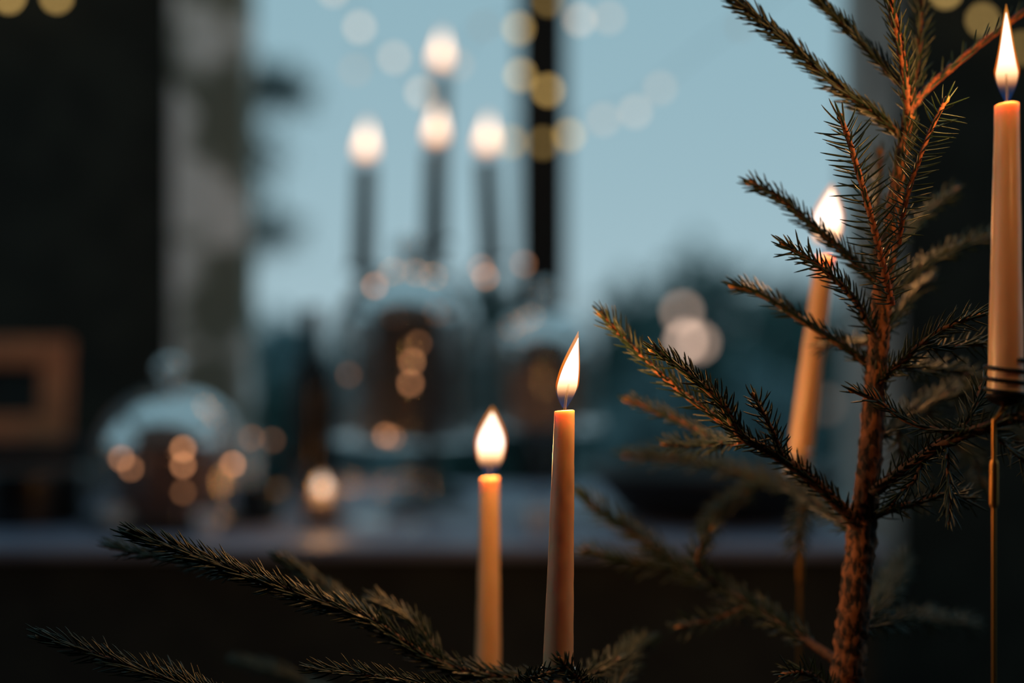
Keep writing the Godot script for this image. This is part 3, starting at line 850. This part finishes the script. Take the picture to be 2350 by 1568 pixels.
	# the long lower bough that carries the two middle candles
	branch(tree, [[1930, 1830, 0.745], [1700, 1700, 0.745], [1500, 1625, 0.74], [1300, 1580, 0.735], [1140, 1556, 0.735], [1020, 1530, 0.735], [930, 1480, 0.73], [840, 1420, 0.725], [700, 1372, 0.718], [560, 1318, 0.708], [420, 1268, 0.70], [300, 1225, 0.698]], 0.0042, 0.0014, {"density": 2800.0, "len": 0.0120, "angle": 34.0, "part": 0.3},
		[[[[560, 1318, 0.708], [470, 1300, 0.735], [380, 1280, 0.755], [258, 1256, 0.77]], 0.0014, 0.001, {"density": 1700.0, "len": 0.0125, "angle": 36.0}],
		 [[[860, 1430, 0.727], [800, 1390, 0.78], [720, 1330, 0.80], [640, 1278, 0.81]], 0.0017, 0.0012, {"density": 1700.0, "len": 0.011, "angle": 36.0}],
		 [[[1020, 1530, 0.735], [960, 1440, 0.75], [900, 1400, 0.76], [860, 1380, 0.765]], 0.0014, 0.001, {"density": 1700.0, "len": 0.012, "angle": 36.0}],
		 [[[1230, 1570, 0.735], [1100, 1590, 0.72], [950, 1570, 0.705], [830, 1550, 0.70], [715, 1538, 0.698]], 0.0017, 0.001, {"density": 1900.0, "len": 0.0105, "angle": 38.0}],
		 [[[1400, 1600, 0.735], [1430, 1540, 0.78], [1450, 1490, 0.81], [1490, 1470, 0.83]], 0.0014, 0.001, {"density": 1500.0, "len": 0.0125}],
		 [[[1400, 1600, 0.72], [1345, 1572, 0.70], [1310, 1545, 0.688], [1288, 1518, 0.684]], 0.0013, 0.001, {"density": 2200.0, "len": 0.0085}],
		 [[[1180, 1585, 0.72], [1215, 1560, 0.70], [1262, 1545, 0.688]], 0.0013, 0.001, {"density": 2200.0, "len": 0.0075}],
		 [[[1300, 1580, 0.735], [1360, 1545, 0.75], [1420, 1515, 0.77]], 0.0014, 0.001, {"density": 1700.0, "len": 0.0115}]])
	branch(tree, [[1930, 2000, 0.745], [1500, 1860, 0.73], [1000, 1750, 0.71], [600, 1640, 0.70], [420, 1574, 0.70], [300, 1532, 0.70], [200, 1496, 0.70], [95, 1462, 0.70]], 0.0038, 0.0012, {"density": 1700.0, "len": 0.0125, "angle": 36.0, "part": 0.2},
		[[[[520, 1610, 0.70], [440, 1565, 0.705], [380, 1545, 0.71]], 0.0013, 0.001, {"density": 1700.0, "len": 0.0115, "angle": 36.0}],
		 [[[900, 1720, 0.71], [760, 1600, 0.85], [640, 1545, 0.88], [540, 1518, 0.90]], 0.0014, 0.001, {"density": 1700.0, "len": 0.0115, "angle": 36.0}]])

func coil(r: float, turns: float, pitch: float, y0: float) -> Array:
	var out := []
	var n := int(turns * 28)
	for i in n + 1:
		var a := TAU * turns * i / n
		out.append(Vector3(cos(a) * r, y0 + pitch * turns * i / n, sin(a) * r))
	return out

func even(pts: Array, r: float) -> Array:
	var out := []
	for i in pts.size():
		out.append(r)
	return out

# wire holder: a coil round the candle's foot, a hook on the bough and a weighted rod below
func pendulum_holder(label: String, foot: Vector3, r: float, rod: Array, wire: Material, cup: Material) -> void:
	var o := thing("candle_holder", label, "candle holder", foot, "pendulum candle holders on the spruce")
	var c := coil(r + 0.0008, 3.2, 0.0052, -0.001)
	obj("coil", tube(c, even(c, 0.0010), 8), wire, o)
	obj("cup", lathe([[r * 0.35, -0.006], [r * 0.9, -0.004], [r * 1.08, -0.0012], [r * 1.02, -0.0008]], 28), cup, o)
	var a: Vector3 = rod[0] - foot
	var b: Vector3 = rod[1] - foot
	var pth := smooth_path([Vector3(0, -0.006, 0), Vector3(a.x, -0.013, a.z), a, a.lerp(b, 0.3), b], 0.006)
	obj("rod", tube(pth, even(pth, 0.0011), 10), mats.brass, o)
	obj("sleeve", lathe([[0.0016, -0.011], [0.0021, -0.009], [0.0021, 0.009], [0.0016, 0.011]], 16), mats.brass, o, a.lerp(b, 0.22))
	var s := SphereMesh.new()
	s.radius = 0.011
	s.height = 0.022
	obj("weight", s, mats.brass, o, b)

# pinch clip with a tin cup
func clip_holder(label: String, foot: Vector3, r: float) -> void:
	var o := thing("candle_clip", label, "candle holder", foot, "clip candle holders on the spruce")
	obj("cup", lathe([[r * 0.9, -0.003], [r * 1.04, -0.002], [r * 1.06, 0.001], [r * 1.02, 0.001]], 32, false), mats.iron, o)
	obj("drip_pan", lathe([[r * 0.5, -0.004], [r * 1.05, -0.0035], [r * 1.22, -0.001], [r * 1.2, -0.0005]], 36, true, 10, 0.10), mats.steel, o)
	for s in [-1, 1]:
		obj("jaw", tube(smooth_path([Vector3(s * 0.002, -0.004, 0), Vector3(s * 0.006, -0.010, 0.002), Vector3(s * 0.003, -0.018, 0.003), Vector3(s * 0.007, -0.026, 0.004)], 0.002), even(smooth_path([Vector3(s * 0.002, -0.004, 0), Vector3(s * 0.006, -0.010, 0.002), Vector3(s * 0.003, -0.018, 0.003), Vector3(s * 0.007, -0.026, 0.004)], 0.002), 0.0014), 8), mats.steel, o)

func build_tree_candles() -> void:
	var g := "candles on the spruce"
	var E := 0.0145
	# middle pair
	candle("tree_candle", "sharp slim candle with a flame leaning right, in the middle of the spruce bough", at(1281, 1530, 0.70), at(1295.5, 944, 0.70), 0.0076, 0.0050, mats.wax, 0.0345, 0.0098, Vector3(0.0068, 0, 0), 3.0, E, g, 0.0135, Vector3(0.0018, 0, 0))
	clip_holder("tin clip holding the sharp middle candle", at(1281, 1532, 0.70), 0.0076)
	candle("tree_candle", "shorter blurred candle with an upright flame, left of the sharp middle candle", at(1120, 1556, 0.83), at(1124, 1098, 0.83), 0.0076, 0.0054, mats.wax, 0.037, 0.0138, Vector3(0.0015, 0, 0), 3.0, E, g, 0.011, Vector3(0.0006, 0, 0), false, 0.5)
	clip_holder("tin clip holding the shorter blurred candle", at(1120, 1558, 0.83), 0.0076)
	# right, close to the lens
	candle("tree_candle", "tall pale candle with a long flame at the right edge, in a coiled wire", at(2308, 902, 0.665), at(2311, 241, 0.665), 0.0084, 0.0055, mats.wax, 0.0415, 0.0098, Vector3(-0.0004, 0, 0), 3.0, E, g, 0.0145, Vector3(-0.0004, 0, 0), false, -0.12)
	pendulum_holder("dark coiled wire holder with a hanging brass rod under the candle at the right edge", at(2308, 902, 0.665), 0.0084, [at(2281, 950, 0.66), at(2281, 1680, 0.66)], mats.iron, mats.iron)
	# unseen candle beyond the right edge, added to light its neighbour and the twigs
	candle("tree_candle", "candle on the spruce just outside the right edge of the picture", at(2650, 930, 0.57), at(2650, 380, 0.57), 0.0078, 0.0055, mats.wax, 0.036, 0.0105, Vector3.ZERO, 3.0, E * 0.12, g, 0.012)
	clip_holder("tin clip holding the unseen added candle just outside the right edge", at(2650, 932, 0.57), 0.0078)
	# behind the branches, leaning
	candle("tree_candle", "blurred leaning candle behind the upper spruce branches", at(1832, 1090, 0.85), at(1893, 592, 0.85), 0.0084, 0.0058, mats.wax, 0.040, 0.0150, Vector3(0.0040, 0, 0), 3.0, E, g, 0.010, Vector3(0.0008, 0, 0), false, 0.45)
	pendulum_holder("tin holder with a hanging rod under the leaning blurred candle", at(1832, 1090, 0.85), 0.0084, [at(1838, 1180, 0.86), at(1832, 1720, 0.86)], mats.steel, mats.steel)

func bulb_string(label: String, spots: Array, r: float, wire_r: float, wire: Material, group := "") -> void:
	var o := thing("string_light", label, "string lights", spots[0][0], group)
	var pts := []
	for s in spots:
		pts.append(s[0] - o.position + Vector3(0, r * 1.3, 0))
	var pth := smooth_path(pts, 0.03)
	obj("wire", tube(pth, even(pth, wire_r), 6), wire, o)
	for s in spots:
		var key := "bulb%s%f" % [s[1], s[2]]
		if not mats.has(key):
			mats[key] = glow(s[1], s[2])
		if not mats.has("bulb_mesh%f" % r):
			mats["bulb_mesh%f" % r] = lathe([[r * 0.3, r * 1.1], [r * 0.75, r * 0.7], [r, 0.0], [r * 0.8, -r * 0.6], [r * 0.3, -r * 0.97], [0.0001, -r * 1.02]].map(func(p): return [p[0], -p[1]]), 20)
		obj("bulb", mats["bulb_mesh%f" % r], mats[key], o, s[0] - o.position)

func build_lights() -> void:
	var wire := mat(Color(0.06, 0.07, 0.06), 0.7)
	var gold := Color(1.0, 0.82, 0.48)
	var pale := Color(1.0, 0.88, 0.76)
	# [x, y, strength, tint] hung before the opening
	var a := []
	for e in [[-60, -20, 7, 0], [20, -8, 7, 0], [130, -8, 6, 0], [300, -90, 6, 0], [520, -70, 5, 0], [765, -22, 4, 1], [825, 62, 4.6, 1], [815, 160, 1.6, 1], [905, 132, 4.0, 1], [967, 212, 4.6, 1], [1050, 148, 2.0, 1], [1110, 60, 0.6, 1], [1190, 65, 5, 0], [1258, 0, 2.6, 0], [1330, 45, 5.0, 1], [1398, 40, 3.0, 1]]:
		a.append([at(e[0], e[1], 1.94), pale if e[3] else gold, float(e[2])])
	for e in a: e[2] *= 0.5
	bulb_string("string of tiny lights hung across the top of the opening", a, 0.0065, 0.0007, wire, "strings of tiny lights")
	a = []
	for e in [[1194, 172, 5.5, 0], [1258, 207, 6, 0], [1172, 325, 4, 0], [1246, 328, 2.4, 0], [1306, 310, 5, 0], [1385, 274, 2.8, 1], [1458, 256, 3.6, 1], [1515, 202, 2.6, 1], [1700, 60, 0.5, 1], [1900, -60, 2, 0], [2170, -20, 7, 0], [2255, 45, 4.5, 0], [2345, 110, 3, 0], [2420, 80, 4, 0]]:
		a.append([at(e[0], e[1], 1.96), pale if e[3] else gold, float(e[2])])
	for e in a: e[2] *= 0.5
	bulb_string("string of tiny lights looped round the slim black post", a, 0.0065, 0.0007, wire, "strings of tiny lights")
	# lights far out in the garden
	for e in [[1565, 716, 3.0, 4.4, "uppermost of the three pinkish garden lights far behind the middle candle"], [1574, 782, 5.6, 4.3, "brightest pinkish garden light, lowest and leftmost of the three far behind the middle candle"], [1604, 786, 3.0, 4.2, "faint pinkish garden light overlapping the brightest one on its right"], [1895, 928, 0.5, 4.2, "very faint garden light between the leaning candle and the spruce trunk"]]:
		var p := at(e[0], e[1], e[3])
		var o := thing("garden_light", e[4], "garden light", Vector3(p.x, -0.15, p.z), "garden lights")
		obj("stake", tube([Vector3.ZERO, Vector3(0, p.y + 0.15 - 0.015, 0)], [0.005, 0.005], 8), mats.iron, o)
		obj("bulb", lathe([[0.005, -0.017], [0.013, -0.010], [0.016, 0.0], [0.013, 0.010], [0.004, 0.0158]], 24), glow(Color(1.0, 0.84, 0.74), e[2]), o, Vector3(0, p.y + 0.15, 0))
	# copper wire lights on the table
	var amber := Color(1.0, 0.68, 0.47)
	a = []
	for e in [[278, 1052, 8, 1.40], [300, 1075, 6, 1.40], [420, 1030, 12, 1.40], [420, 1068, 10, 1.40], [420, 1130, 3, 1.40], [534, 1066, 12, 1.40], [577, 1005, 3, 1.42], [625, 1010, 2, 1.42], [740, 1150, 1, 1.42], [884, 1000, 8, 1.43], [902, 1004, 4, 1.43], [942, 880, 8, 1.45], [946, 830, 7, 1.45], [960, 788, 3, 1.45], [800, 860, 2, 1.45], [860, 656, 9, 1.47], [1104, 615, 6, 1.50], [1114, 636, 9, 1.50], [1202, 606, 5, 1.52]]:
		a.append([at(e[0], e[1], e[3]), amber, float(e[2])])
	for e in a: e[2] *= 0.5
	bulb_string("copper wire with tiny amber lights wound round the glass domes", a, 0.0027, 0.0004, mat(Color(0.6, 0.35, 0.2), 0.35, 1.0))
